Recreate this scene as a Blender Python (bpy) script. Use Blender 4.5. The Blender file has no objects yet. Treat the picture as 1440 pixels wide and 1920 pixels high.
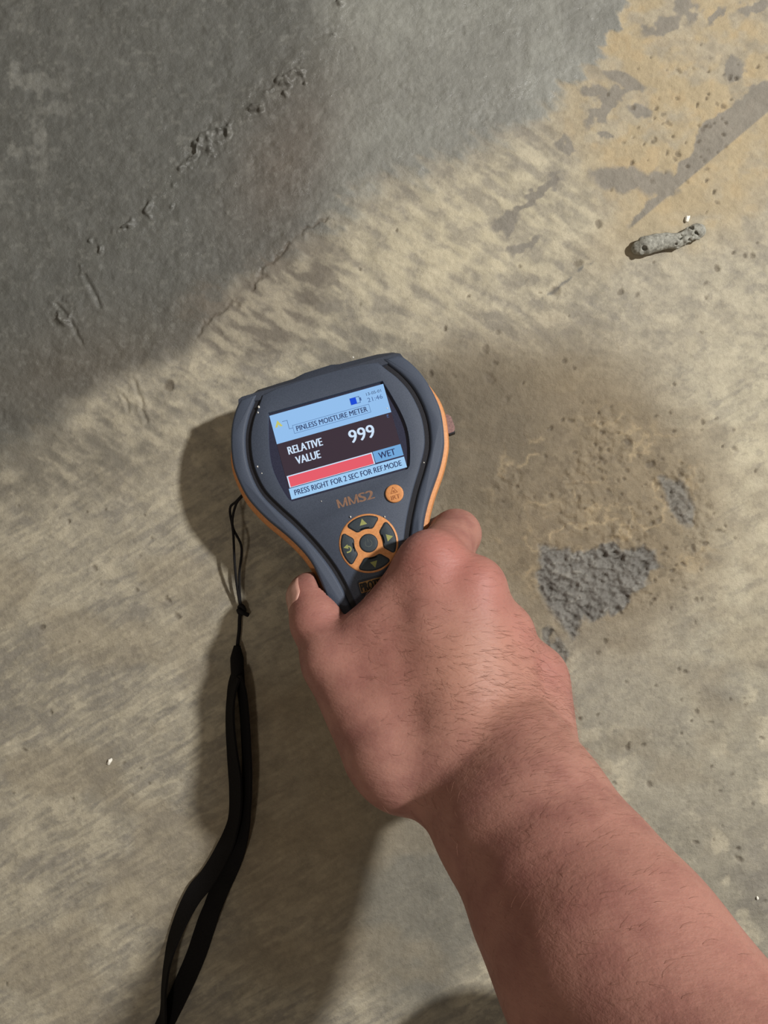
import bpy, bmesh, math, random
import numpy as np
from mathutils import Matrix, Vector

random.seed(4)
RNG = np.random.default_rng(11)
SC = bpy.context.scene
COL = SC.collection

# ------------------------------------------------------------------ camera
CAM_H = 0.380                       # lens height above the floor, metres
FOCAL = 1442.0                      # focal length in pixels of a 1440x1920 frame
cd = bpy.data.cameras.new('camera')
cd.sensor_fit = 'VERTICAL'
cd.sensor_height = 36.0
cd.lens = FOCAL / 1920.0 * 36.0
cd.clip_start = 0.005
cd.clip_end = 50.0
cam = bpy.data.objects.new('camera', cd)
cam.location = (0, 0, CAM_H)
COL.objects.link(cam)
SC.camera = cam

# ------------------------------------------------------------------ world, lamps, exposure
wd = bpy.data.worlds.new('basement_air')
SC.world = wd
wd.use_nodes = True
wd.node_tree.nodes['Background'].inputs[0].default_value = (1.0, 0.81, 0.62, 1)
wd.node_tree.nodes['Background'].inputs[1].default_value = 0.145


def lamp(name, pos, size, power, colour):
    ld = bpy.data.lights.new(name, 'AREA')
    ld.shape = 'DISK'
    ld.size = size
    ld.energy = power
    ld.color = colour
    o = bpy.data.objects.new(name, ld)
    o.location = pos
    o.rotation_euler = Vector(pos).to_track_quat('Z', 'Y').to_euler()
    COL.objects.link(o)
    return o


lamp('work_lamp', (0.825, 0.372, 0.934), 0.075, 20.0, (1.0, 0.985, 0.965))
lamp('fill_lamp', (-0.55, -0.90, 2.20), 0.25, 7.5, (1.0, 0.92, 0.82))  # unseen fill, placed to lighten the forearm's dark left side

vs = SC.view_settings
vs.view_transform = 'Standard'
vs.look = 'None'
vs.exposure = 0.0
vs.gamma = 1.0
vs.use_curve_mapping = False


# ------------------------------------------------------------------ helpers
def lin(c):
    c = np.asarray(c, float) / 255.0
    return np.where(c <= 0.04045, c / 12.92, ((c + 0.055) / 1.055) ** 2.4)


def rgba(c):
    return tuple(float(v) for v in lin(c)) + (1.0,)


def hash2(ix, iy, seed):
    h = (ix.astype(np.int64) * 374761393 + iy.astype(np.int64) * 668265263 + seed * 974634821) & 0xFFFFFFFF
    h = ((h ^ (h >> 13)) * 1274126177) & 0xFFFFFFFF
    h = h ^ (h >> 16)
    return (h & 0xFFFFFF) / float(0x1000000)


def vnoise(x, y, seed=0):
    ix = np.floor(x).astype(np.int64)
    iy = np.floor(y).astype(np.int64)
    fx, fy = x - ix, y - iy
    fx = fx * fx * fx * (fx * (fx * 6 - 15) + 10)
    fy = fy * fy * fy * (fy * (fy * 6 - 15) + 10)
    a, b = hash2(ix, iy, seed), hash2(ix + 1, iy, seed)
    c, d = hash2(ix, iy + 1, seed), hash2(ix + 1, iy + 1, seed)
    return (a + (b - a) * fx) * (1 - fy) + (c + (d - c) * fx) * fy


def fbm(x, y, octaves=4, seed=0, gain=0.5):
    s, amp, tot = 0.0, 1.0, 0.0
    for i in range(octaves):
        s = s + amp * vnoise(x * 2 ** i + 17.3 * i, y * 2 ** i - 9.1 * i, seed + i * 31)
        tot += amp
        amp *= gain
    return s / tot


def sstep(a, b, x):
    t = np.clip((x - a) / (b - a), 0, 1)
    return t * t * (3 - 2 * t)


def seg_dist(x, y, pts):
    best = np.full(x.shape, 1e9)
    for (ax, ay), (bx, by) in zip(pts[:-1], pts[1:]):
        dx, dy = bx - ax, by - ay
        t = np.clip(((x - ax) * dx + (y - ay) * dy) / (dx * dx + dy * dy), 0, 1)
        best = np.minimum(best, np.hypot(x - ax - t * dx, y - ay - t * dy))
    return best


def ellipse(x, y, cx, cy, rx, ry, deg=0.0):
    a = math.radians(deg)
    u = (x - cx) * math.cos(a) + (y - cy) * math.sin(a)
    v = -(x - cx) * math.sin(a) + (y - cy) * math.cos(a)
    return np.hypot(u / rx, v / ry)


def new_mat(name, colour=(128, 128, 128), rough=0.6, spec=0.5, **kw):
    m = bpy.data.materials.new(name)
    m.use_nodes = True
    p = m.node_tree.nodes['Principled BSDF']
    p.inputs['Base Color'].default_value = rgba(colour)
    p.inputs['Roughness'].default_value = rough
    p.inputs['Specular IOR Level'].default_value = spec
    for k, v in kw.items():
        p.inputs[k].default_value = v
    return m


def nodes_of(m):
    nt = m.node_tree
    return nt, nt.nodes['Principled BSDF']


def noise_node(nt, scale, detail=4, rough=0.6, coord='Object', stretch=None, rot=None):
    tc = nt.nodes.new('ShaderNodeTexCoord')
    out = tc.outputs[coord]
    if stretch or rot:
        mp = nt.nodes.new('ShaderNodeMapping')
        if rot:
            mp.inputs['Rotation'].default_value = rot
        if stretch:
            mp.inputs['Scale'].default_value = stretch
        nt.links.new(out, mp.inputs[0])
        out = mp.outputs[0]
    n = nt.nodes.new('ShaderNodeTexNoise')
    n.inputs['Scale'].default_value = scale
    n.inputs['Detail'].default_value = detail
    n.inputs['Roughness'].default_value = rough
    nt.links.new(out, n.inputs['Vector'])
    return n


def grain(m, scale, dark, light, bump=0.0, dist=0.0002, stretch=None):
    """fine procedural colour grain and relief over the base colour"""
    nt, p = nodes_of(m)
    n = noise_node(nt, scale, stretch=stretch)
    r = nt.nodes.new('ShaderNodeValToRGB')
    r.color_ramp.elements[0].position = 0.3
    r.color_ramp.elements[1].position = 0.7
    r.color_ramp.elements[0].color = rgba(dark)
    r.color_ramp.elements[1].color = rgba(light)
    nt.links.new(n.outputs[0], r.inputs[0])
    nt.links.new(r.outputs[0], p.inputs['Base Color'])
    if bump:
        b = nt.nodes.new('ShaderNodeBump')
        b.inputs['Strength'].default_value = bump
        b.inputs['Distance'].default_value = dist
        nt.links.new(n.outputs[0], b.inputs['Height'])
        nt.links.new(b.outputs[0], p.inputs['Normal'])
    return m


def emit_mat(name, colour, strength=1.0):
    m = new_mat(name, (0, 0, 0), 0.35, 0.3)
    nt, p = nodes_of(m)
    p.inputs['Emission Color'].default_value = rgba(colour)
    p.inputs['Emission Strength'].default_value = strength
    return m


def mesh_obj(name, verts, faces, mat, parent=None, smooth=True, angle=None):
    me = bpy.data.meshes.new(name)
    me.from_pydata([tuple(map(float, v)) for v in verts], [], [tuple(f) for f in faces])
    return link_mesh(name, me, mat, parent, smooth, angle)


def link_mesh(name, me, mat, parent=None, smooth=True, angle=None):
    me.materials.clear()
    me.materials.append(mat)
    if smooth:
        me.polygons.foreach_set('use_smooth', np.ones(len(me.polygons), bool))
        if angle is not None:
            me.set_sharp_from_angle(angle=math.radians(angle))
    me.update()
    o = bpy.data.objects.new(name, me)
    COL.objects.link(o)
    if parent:
        o.parent = parent
    return o


def tag(o, label, cat, group=None, kind=None):
    o['label'] = label
    o['category'] = cat
    if group:
        o['group'] = group
    if kind:
        o['kind'] = kind
    return o


def empty(name, loc=(0, 0, 0)):
    o = bpy.data.objects.new(name, None)
    o.empty_display_size = 0.02
    o.location = loc
    COL.objects.link(o)
    return o


# ------------------------------------------------------------------ floor
PX_PER_M = FOCAL / CAM_H                 # image pixels per metre at floor level, for features placed by image coordinates


def fx(u):
    return (u - 720.0) / PX_PER_M


def fy(v):
    return (960.0 - v) / PX_PER_M


def axis(lo, hi, step, far):
    core = np.arange(lo, hi + step * .5, step)
    ring, d, s = [], 0.0, step
    while d < far:
        s = min(s * 1.08, .0045) if d < .42 else s * 1.3
        d += s
        ring.append(d)
    ring = np.array(ring)
    return np.concatenate([lo - ring[::-1], core, hi + ring])


def build_floor():
    xs = axis(-0.205, 0.205, 0.00062, 1.6)
    ys = axis(-0.268, 0.268, 0.00062, 1.6)
    X, Y = np.meshgrid(xs, ys)
    U = 720.0 + X * PX_PER_M
    V = 960.0 - Y * PX_PER_M
    wob = 60 * (fbm(U / 90, V / 90, 4, 3) - .5)
    wob2 = 26 * (fbm(U / 18, V / 18, 3, 8) - .5)

    # streak fields: trowel drag marks running two ways
    def streaks(deg, along, across, seed, oc=4):
        a = math.radians(deg)
        p = U * math.cos(a) + V * math.sin(a)
        q = -U * math.sin(a) + V * math.cos(a)
        q = q + 14 * (fbm(U / 70, V / 70, 3, seed + 5) - .5)
        return fbm(p / along, q / across, oc, seed)
    st_a = .6 * streaks(33, 46, 13, 21, 5) + .4 * fbm(U / 34, V / 24, 5, 27)
    st_b = .55 * streaks(-31, 60, 7, 41, 4) + .45 * fbm(U / 62, V / 48, 5, 47)
    cloud = fbm(U / 210, V / 210, 5, 61)
    fine = fbm(U / 26, V / 26, 4, 71)
    tiny = fbm(U / 7, V / 7, 3, 75)

    # base: beige slab
    beige = np.array(lin((155, 148, 131)))
    beige_d = np.array(lin((138, 132, 117)))
    cream = np.array(lin((180, 171, 149)))
    grey = np.array(lin((131, 131, 123)))
    grey_d = np.array(lin((112, 111, 104)))
    ochre = np.array(lin((165, 150, 120)))
    slate = np.array(lin((126, 121, 111)))
    brown_c = np.array(lin((123, 110, 87)))
    rough_c = np.array(lin((108, 106, 100)))
    olive = np.array(lin((150, 144, 128)))

    def mix(c, col, m):
        return c * (1 - m[..., None]) + col * m[..., None]

    c = np.broadcast_to(beige, X.shape + (3,)).copy()
    c = mix(c, beige_d, sstep(.45, .68, cloud) * .75)
    low = sstep(700, 1050, V + (U - 400) * .2)
    right = sstep(950, 1200, U)
    st = st_a * (1 - low) + st_b * low
    # lower right of the slab: greyer, blotchy
    lr = right * sstep(1050, 1350, V)
    c = mix(c, olive, lr * .9)
    c = mix(c, slate, lr * sstep(.52, .7, fbm(U / 130, V / 130, 4, 93)) * .8)
    c = mix(c, cream, lr * sstep(.60, .72, fbm(U / 45, V / 45, 4, 97)) * sstep(.42, .55, cloud) * .8)
    pale_edge = np.exp(-ellipse(U, V, 1470, 950, 230, 420) ** 2)  # paler towards the right-hand edge
    c = mix(c, np.array(lin((190, 182, 155))), pale_edge * .55 * (0.5 + fine))
    # pale scuffs and darker drag lines
    band = (1 - lr) * (1 - right * .5)
    c = mix(c, cream, band * sstep(.53, .64, st) * (.72 - .12 * low))
    c = mix(c, slate, band * sstep(.48, .37, st) * (.75 - .1 * low))
    scuff = fbm(U / 15 + 3 * st, V / 11 - 2 * st, 4, 303, .6)
    c = mix(c, cream, (1 - .5 * lr) * sstep(.56, .70, scuff) * .32)
    c = mix(c, slate, (1 - .3 * lr) * sstep(.43, .31, scuff) * .36)
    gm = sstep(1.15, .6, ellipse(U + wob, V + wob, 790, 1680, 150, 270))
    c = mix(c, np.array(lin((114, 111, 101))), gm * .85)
    c = mix(c, np.array(lin((140, 129, 108))), sstep(.52, .7, fbm(U / 160, V / 120, 4, 103)) * low * .40)
    # brighter scraped plate between new cement and the meter
    pl = np.exp(-(ellipse(U + wob, V + wob, 900, 440, 300, 130, -22)) ** 2 * 1.2)
    c = mix(c, np.array(lin((182, 173, 148))), pl * (.35 + .7 * sstep(.4, .62, st_a)))

    # ochre stain up by the corner, with grey cement smears on it
    oc = sstep(1.15, .55, ellipse(U + wob * 1.3, V + wob, 1290, 190, 260, 300, -35))
    oc = oc * (.35 + .65 * sstep(.36, .52, fbm(U / 75, V / 60, 5, 347)))
    c = mix(c, ochre, oc * .95)
    oc2 = sstep(1.1, .3, ellipse(U + wob, V + wob, 1270, 360, 250, 60, -40))
    c = mix(c, ochre, oc2 * .7)
    c = mix(c, np.array(lin((160, 142, 110))), oc * sstep(.5, .7, fine) * .6)
    diag_y = 430 - (U - 1180) * .845
    above = diag_y - V                       # >0 on the upper side of the straight joint
    width = np.interp(U, [1170, 1210, 1290, 1330, 1380, 1460], [4, 24, 46, 80, 70, 60])
    strip = sstep(-2, 3, above) * sstep(5, -6, above - width + wob2 * 1.6 + wob * .4) * sstep(1165, 1190, U)
    smear = strip
    for (cx, cy, rx, ry, dg) in [(1165, 335, 66, 26, 8), (1235, 345, 40, 30, 0), (1140, 195, 66, 17, -42), (1112, 170, 34, 14, 10),
                                 (1245, 48, 46, 15, -20), (1285, 12, 22, 26, 0), (1060, 272, 17, 16, 0), (1168, 148, 42, 12, 22),
                                 (1208, 215, 26, 14, 20), (1005, 365, 66, 13, -42), (950, 415, 34, 20, -30), (985, 460, 36, 16, -30),
                                 (1140, 258, 12, 7, 0), (1345, 30, 26, 9, -38), (1375, 130, 18, 24, 30), (1412, 10, 30, 10, -30)]:
        smear = np.maximum(smear, sstep(1.15, .75, ellipse(U + wob2 * 1.2, V + wob2, cx, cy, rx, ry, dg)))
    c = mix(c, slate, smear * .92)
    # the new grey cement skim
    yb = np.interp(U, [-400, 0, 100, 200, 300, 370, 430, 520, 600, 640, 760, 880, 1000, 1110, 1180, 1500],
                   [1150, 862, 800, 735, 690, 630, 562, 500, 428, 398, 330, 282, 222, 120, 0, -600])
    sd = yb - V + wob * 1.1 + 95 * (st_a - .5) * sstep(500, 640, U) + 60 * (st - .5)
    soft = np.interp(U, [0, 560, 700, 1000, 1150], [44, 30, 46, 40, 14])
    skim = sstep(-soft, soft, sd)
    gc = mix(np.broadcast_to(grey, X.shape + (3,)).copy(), grey_d, sstep(.40, .62, fbm(U / 150, V / 150, 4, 111)) * .45)
    shade_side = sstep(690, 540, U + wob * .9) * sstep(-60, 40, sd)  # soft upper-left shadow, painted into the cement colour
    gc = mix(gc, np.array(lin((91, 91, 86))), shade_side * .92)
    gc = mix(gc, np.array(lin((104, 95, 85))), np.exp(-ellipse(U, V, 540, 300, 90, 170, 25) ** 2) * .6)
    gc = mix(gc, np.array(lin((98, 91, 80))), np.exp(-ellipse(U, V, 190, 690, 260, 90, -12) ** 2) * .6)
    gc = mix(gc, np.array(lin((150, 149, 140))), sstep(.62, .78, fbm(U / 12, V / 10, 3, 117)) * .16
             + np.exp(-ellipse(U, V, 10, 210, 110, 150) ** 2) * sstep(.5, .66, fine) * .35)  # second term: pale sheen at the far left, painted into the colour
    c = c * (1 - skim[..., None]) + gc * skim[..., None]

    # shadow past the skim edge, painted in as streaky grey-brown colour
    shade_wash = sstep(1.2, .4, ellipse(U + wob, V + wob, 500, 565, 190, 95, -32)) * (.45 + .75 * sstep(.56, .42, st_a))
    c = mix(c, np.array(lin((108, 101, 90))), np.clip(shade_wash, 0, 1) * .85)
    shade_wash = sstep(1.2, .3, ellipse(U + wob, V + wob, 660, 640, 130, 60, -20)) * (.4 + .7 * sstep(.56, .42, st_a))
    c = mix(c, np.array(lin((122, 117, 105))), np.clip(shade_wash, 0, 1) * .7)
    shade_wash = sstep(1.2, .3, ellipse(U + wob, V + wob, 120, 850, 300, 110, -20)) * (.35 + .7 * sstep(.58, .42, st))
    c = mix(c, np.array(lin((112, 107, 95))), np.clip(shade_wash, 0, 1) * .7)
    # worn patch beside the meter, its ground mixed darker and browner
    dd = ellipse(U + wob, V + wob, 1065, 915, 350, 285, 52)
    brownish = sstep(1.15, .55, dd)
    c = mix(c, brown_c, brownish * .9)
    brownish2 = sstep(1.2, .3, ellipse(U + wob * .8, V + wob, 880, 800, 210, 190, 30))
    c = mix(c, np.array(lin((104, 95, 79))), brownish2 * .85)
    c = mix(c, np.array(lin((118, 107, 88))), sstep(.53, .66, fbm(U / 80, V / 22, 4, 331)) * brownish * .5)
    worn = sstep(1.1, .8, ellipse(U + wob, V + wob, 1120, 960, 215, 200)) * (1 - sstep(.9, .5, ellipse(U, V, 960, 760, 150, 90)))
    net = 1 - np.abs(fbm(U / 42, V / 42, 4, 131) - .5) * 9
    c = mix(c, np.array(lin((158, 142, 112))), worn * np.clip(net, 0, 1) ** 2 * sstep(.42, .6, fbm(U / 70, V / 70, 3, 337)) * .8)
    c = mix(c, np.array(lin((96, 86, 70))), worn * sstep(.42, .32, fbm(U / 13, V / 13, 3, 341)) * .4)
    c = mix(c, np.array(lin((146, 139, 120))), worn * sstep(1.0, .5, ellipse(U + wob, V, 1160, 1190, 130, 30, -14)) * .8)
    # browner patch below the hand
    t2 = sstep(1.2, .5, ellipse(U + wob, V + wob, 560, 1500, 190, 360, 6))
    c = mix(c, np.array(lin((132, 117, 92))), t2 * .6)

    # rough broken patch
    def poly_sd(pts):
        d = seg_dist(U + wob2, V + wob2, pts + [pts[0]])
        ins = np.zeros(U.shape, bool)
        Uw, Vw = U + wob2, V + wob2
        for (ax, ay), (bx, by) in zip(pts, pts[1:] + [pts[0]]):
            cond = ((ay > Vw) != (by > Vw))
            xi = (bx - ax) * (Vw - ay) / ((by - ay) if by != ay else 1e-9) + ax
            ins ^= cond & (Uw < xi)
        return np.where(ins, d, -d)
    r1 = sstep(-7, 7, poly_sd([(1008, 1020), (1060, 1034), (1150, 1024), (1225, 1026), (1238, 1062), (1195, 1112), (1165, 1150),
                               (1096, 1166), (1070, 1196), (1036, 1150), (1008, 1100)]))
    r2 = sstep(-6, 6, poly_sd([(1238, 898), (1285, 905), (1302, 950), (1300, 985), (1276, 984), (1252, 945)])) * .85
    r3 = sstep(-5, 6, poly_sd([(1010, 1165), (1040, 1180), (1066, 1225), (1052, 1270), (1030, 1245)])) * .8
    rough = np.maximum(np.maximum(r1, r2), r3 * sstep(.4, .55, fine))
    grit = .6 * fbm(U / 11, V / 8, 4, 151, .65) + .4 * fbm(U / 30, V / 22, 3, 157)
    c = mix(c, rough_c, rough * .95)
    c = mix(c, np.array(lin((150, 147, 136))), rough * sstep(.58, .74, grit) * .45)
    c = mix(c, np.array(lin((72, 68, 62))), rough * sstep(.44, .30, grit) * .7)

    # heights (metres)
    Z = (fbm(U / 60, V / 60, 4, 171) - .5) * 0.0009 + (tiny - .5) * 0.00022
    Z += (st - .5) * 0.0007 * (1 - skim)
    Z += skim * (0.0005 + (fbm(U / 20, V / 20, 4, 181) - .5) * 0.0009)
    Z -= worn * 0.0006
    Z += worn * (fbm(U / 13, V / 13, 3, 185) - .5) * 0.0019 * sstep(.40, .62, fbm(U / 60, V / 60, 3, 187))
    Z += rough * ((grit - .5) * 0.0062 + (tiny - .5) * .0008 - 0.0004)
    # torn ridge row in the skim coat
    ridge = [(650, -40), (636, 60), (618, 100), (560, 140), (486, 190), (424, 230), (352, 302), (306, 372), (240, 430), (168, 470), (150, 540), (120, 600)]
    rd = seg_dist(U + wob2 * 1.6, V + wob2 * 1.6, ridge)
    lump = sstep(.50, .72, fbm(U / 30, V / 30, 3, 191)) * (.5 + fine)
    Z += np.exp(-(rd / 11) ** 2) * lump * 0.0021 * skim
    Z -= np.exp(-((rd - 15) / 9) ** 2) * lump * 0.0006 * skim
    for pts, w, dpt in [([(108, 572), (130, 600), (152, 640)], 4, .0007), ([(160, 520), (176, 548), (186, 575)], 4, .0007),
                        ([(252, 715), (268, 770), (275, 790)], 3.5, .0006), ([(232, 745), (240, 770)], 4, .0005)]:
        dcur = seg_dist(U + wob2 * .5, V + wob2 * .5, pts)
        Z -= np.exp(-(dcur / w) ** 2) * dpt
        Z += np.exp(-((dcur - 7) / 4) ** 2) * dpt * .4
    # hairline crack running out of the skim edge
    crack = [(612, 408), (580, 428), (556, 444), (524, 480), (500, 500), (474, 538), (452, 556), (430, 574), (392, 606), (370, 630)]
    ck = np.exp(-(seg_dist(U + wob2 * .6, V + wob2 * .6, crack) / (2.6 + 4 * sstep(.55, .7, fine))) ** 2)
    ck = ck * sstep(.3, .6, fbm(U / 24, V / 24, 3, 311))
    Z -= ck * 0.0010
    c = mix(c, np.array(lin((84, 74, 62))), ck * .6)
    # straight saw joint mark
    jm = np.exp(-(seg_dist(U + wob2 * .3, V + wob2 * .3, [(1110, 490), (1078, 515), (1020, 560)]) / 3.5) ** 2) * sstep(.4, .55, fbm(U / 20, V / 20, 3, 205))
    c = mix(c, np.array(lin((98, 98, 96))), jm * .8)

    # pits and dark flecks
    pits = []
    for _ in range(75):
        pits.append((RNG.normal(1285, 75), RNG.normal(240, 75), RNG.uniform(3, 6.5)))
    for _ in range(70):
        pits.append((RNG.normal(1130, 85), RNG.normal(900, 75), RNG.uniform(2.5, 6)))
    for _ in range(60):
        pits.append((RNG.normal(1240, 60), RNG.normal(1050, 70), RNG.uniform(2.5, 7)))
    for _ in range(40):
        pits.append((RNG.uniform(1080, 1440), RNG.uniform(1200, 1700), RNG.uniform(2.5, 6)))
    for _ in range(26):
        pits.append((RNG.uniform(0, 420), RNG.uniform(880, 1900), RNG.uniform(2.5, 5)))
    for _ in range(30):
        pits.append((RNG.uniform(640, 1420), RNG.uniform(430, 900), RNG.uniform(2.5, 6)))
    pits += [(918, 710, 11), (935, 625, 8), (806, 700, 7), (910, 655, 9), (928, 680, 6), (950, 745, 7), (1410, 480, 6), (1395, 478, 5),
             (1163, 548, 8), (1195, 552, 7), (1345, 505, 7), (1122, 420, 9), (1085, 495, 10), (1040, 545, 12), (1218, 1472, 10), (1178, 1400, 9),
             (332, 1155, 10), (314, 1125, 8), (80, 1178, 8), (175, 1063, 6), (315, 722, 12), (1385, 1610, 8), (1305, 1580, 7), (1225, 870, 8),
             (1217, 872, 10), (1180, 830, 9), (1345, 994, 8), (1313, 901, 7), (1032, 802, 6)]
    pit = np.zeros(U.shape)
    xs_u = 720 + xs * PX_PER_M
    ys_v = 960 - ys * PX_PER_M                   # falls with the row index
    for (pu, pv, pr) in pits:
        R = pr * 2.2
        i0, i1 = np.searchsorted(xs_u, [pu - R, pu + R])
        j0, j1 = np.searchsorted(-ys_v, [-pv - R, -pv + R])
        if i1 <= i0 or j1 <= j0:
            continue
        s = (slice(j0, j1), slice(i0, i1))
        el = ellipse(U[s] + wob2[s] * .4, V[s] + wob2[s] * .4, pu, pv, pr, pr * RNG.uniform(.5, .9), RNG.uniform(0, 180))
        pit[s] = np.maximum(pit[s], sstep(1.15, .55, el) * RNG.uniform(.45, 1))
    c = mix(c, np.array(lin((92, 83, 70))), pit * .75 * (1 - rough))
    Z -= pit * 0.0009
    c *= (0.86 + 0.28 * fine)[..., None] * (0.90 + .20 * tiny)[..., None]

    gloss = skim * (0.35 + .5 * sstep(.55, .75, fbm(U / 30, V / 30, 3, 211))) + np.exp(-(rd / 22) ** 2) * skim * .9 + brownish * .2 + sstep(.70, .78, fbm(U / 9, V / 9, 2, 317)) * skim * .7
    edge = np.minimum(1, np.maximum(np.abs(X) - .20, np.abs(Y) - .263).clip(0) * 60)
    Z *= (1 - edge)
    # keep the bearing spots under the meter at level
    me = bpy.data.meshes.new('floor')
    ny, nx = X.shape
    idx = np.arange(nx * ny).reshape(ny, nx)
    quads = np.stack([idx[:-1, :-1], idx[:-1, 1:], idx[1:, 1:], idx[1:, :-1]], -1).reshape(-1, 4)
    me.vertices.add(nx * ny)
    me.vertices.foreach_set('co', np.stack([X, Y, Z], -1).astype(np.float32).ravel())
    me.loops.add(quads.size)
    me.loops.foreach_set('vertex_index', quads.astype(np.int32).ravel())
    me.polygons.add(len(quads))
    me.polygons.foreach_set('loop_start', np.arange(0, quads.size, 4, dtype=np.int32))
    me.update(calc_edges=True)
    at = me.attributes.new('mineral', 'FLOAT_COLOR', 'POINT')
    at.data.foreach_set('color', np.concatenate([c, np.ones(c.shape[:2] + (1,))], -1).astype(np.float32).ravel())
    g = me.attributes.new('gloss_mask', 'FLOAT', 'POINT')
    g.data.foreach_set('value', np.clip(gloss, 0, 1).astype(np.float32).ravel())

    m = new_mat('damp_concrete', rough=0.7, spec=.35)
    nt, p = nodes_of(m)
    a1 = nt.nodes.new('ShaderNodeAttribute')
    a1.attribute_name = 'mineral'
    a2 = nt.nodes.new('ShaderNodeAttribute')
    a2.attribute_name = 'gloss_mask'
    n = noise_node(nt, 1900, 5, .65)
    n2 = noise_node(nt, 420, 5, .6)
    mr = nt.nodes.new('ShaderNodeMapRange')
    mr.inputs['To Min'].default_value = .80
    mr.inputs['To Max'].default_value = 1.20
    nt.links.new(n.outputs[0], mr.inputs[0])
    mx = nt.nodes.new('ShaderNodeVectorMath')
    mx.operation = 'SCALE'
    nt.links.new(a1.outputs['Color'], mx.inputs[0])
    nt.links.new(mr.outputs[0], mx.inputs['Scale'])
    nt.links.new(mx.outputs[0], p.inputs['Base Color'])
    rr = nt.nodes.new('ShaderNodeMapRange')
    rr.inputs['To Min'].default_value = .78
    rr.inputs['To Max'].default_value = .22
    nt.links.new(a2.outputs['Fac'], rr.inputs[0])
    nt.links.new(rr.outputs[0], p.inputs['Roughness'])
    b1 = nt.nodes.new('ShaderNodeBump')
    b1.inputs['Strength'].default_value = .5
    b1.inputs['Distance'].default_value = .0004
    nt.links.new(n.outputs[0], b1.inputs['Height'])
    b2 = nt.nodes.new('ShaderNodeBump')
    b2.inputs['Strength'].default_value = .45
    b2.inputs['Distance'].default_value = .0010
    nt.links.new(n2.outputs[0], b2.inputs['Height'])
    nt.links.new(b1.outputs[0], b2.inputs['Normal'])
    nt.links.new(b2.outputs[0], p.inputs['Normal'])
    o = link_mesh('floor', me, m)
    tag(o, 'worn moist concrete floor with a grey cement skim coat and ochre stains', 'floor', kind='structure')
    return o


build_floor()

# ------------------------------------------------------------------ moisture meter
M_shell = grain(new_mat('slate_rubber', rough=.62, spec=.35), 2600, (58, 66, 80), (72, 80, 95), .35, .00015)
M_groove = grain(new_mat('groove_rubber', rough=.5, spec=.4), 1500, (24, 25, 31), (33, 34, 41), .2)
M_orange = grain(new_mat('orange_rubber', rough=.55, spec=.35), 900, (192, 128, 76), (212, 148, 94), .2)
M_head = grain(new_mat('dark_head_plastic', rough=.55, spec=.35), 2200, (48, 53, 64), (60, 66, 78), .3)
M_bezel = grain(new_mat('bezel_plastic', rough=.35, spec=.5), 1800, (38, 40, 58), (48, 50, 70), .1)
M_button = grain(new_mat('button_rubber', rough=.6, spec=.3), 2200, (50, 58, 64), (60, 68, 74), .2)
M_icon = grain(new_mat('olive_print', rough=.6, spec=.3), 900, (138, 142, 84), (152, 156, 96))
M_icon_dim = grain(new_mat('faint_print', rough=.6, spec=.3), 900, (72, 80, 80), (82, 90, 88))
M_model = grain(new_mat('model_print', rough=.6, spec=.3), 900, (120, 92, 76), (136, 104, 84))
M_iconred = grain(new_mat('button_print', rough=.6, spec=.3), 900, (140, 84, 48), (158, 98, 58))
M_badge = grain(new_mat('badge_gold', rough=.45, spec=.4), 600, (128, 96, 56), (172, 130, 76))
M_black = grain(new_mat('badge_letter', rough=.5, spec=.3), 900, (24, 22, 20), (34, 32, 28))
M_port = grain(new_mat('port_cover_plastic', rough=.5, spec=.4), 1400, (110, 84, 82), (150, 118, 112), .2)
M_dust = grain(new_mat('dust_grain', rough=.9, spec=.2), 900, (200, 198, 190), (226, 224, 216))

TILT, YAW = math.radians(7), math.radians(15.7)
Ux = Vector((math.cos(YAW), math.sin(YAW), 0))
Vy = Vector((-math.sin(YAW) * math.cos(TILT), math.cos(YAW) * math.cos(TILT), -math.sin(TILT)))
Nz = Ux.cross(Vy)
METER_O = Vector((-0.02087, 0.03194, 0.035))
METER_M = Matrix(((Ux.x, Vy.x, Nz.x, METER_O.x), (Ux.y, Vy.y, Nz.y, METER_O.y), (Ux.z, Vy.z, Nz.z, METER_O.z), (0, 0, 0, 1)))
meter = empty('moisture_meter')
meter.matrix_world = METER_M
tag(meter, 'grey and orange handheld moisture meter with lit screen gripped in a bare hand', 'moisture meter')

MM = 0.001


def resample(pts, n, closed=False):
    """Catmull-Rom through pts, resampled to n even points"""
    P = [Vector((p[0], p[1], p[2] if len(p) > 2 else 0)) for p in pts]
    L = len(P)
    dense = []
    rng = range(L if closed else L - 1)
    for i in rng:
        p0 = P[(i - 1) % L] if closed or i > 0 else P[0]
        p1, p2 = P[i], P[(i + 1) % L]
        p3 = P[(i + 2) % L] if closed or i + 2 < L else P[-1]
        for k in range(16):
            t = k / 16
            dense.append(0.5 * ((2 * p1) + (p2 - p0) * t + (2 * p0 - 5 * p1 + 4 * p2 - p3) * t * t + (3 * p1 - p0 - 3 * p2 + p3) * t ** 3))
    dense.append(P[0].copy() if closed else P[-1].copy())
    d = [0.0]
    for a, b in zip(dense[:-1], dense[1:]):
        d.append(d[-1] + (b - a).length)
    out, j = [], 0
    for i in range(n):
        t = d[-1] * (i / n if closed else i / (n - 1))
        while j < len(d) - 2 and d[j + 1] < t:
            j += 1
        f = (t - d[j]) / max(1e-9, d[j + 1] - d[j])
        out.append(dense[j].lerp(dense[j + 1], f))
    return out


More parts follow.
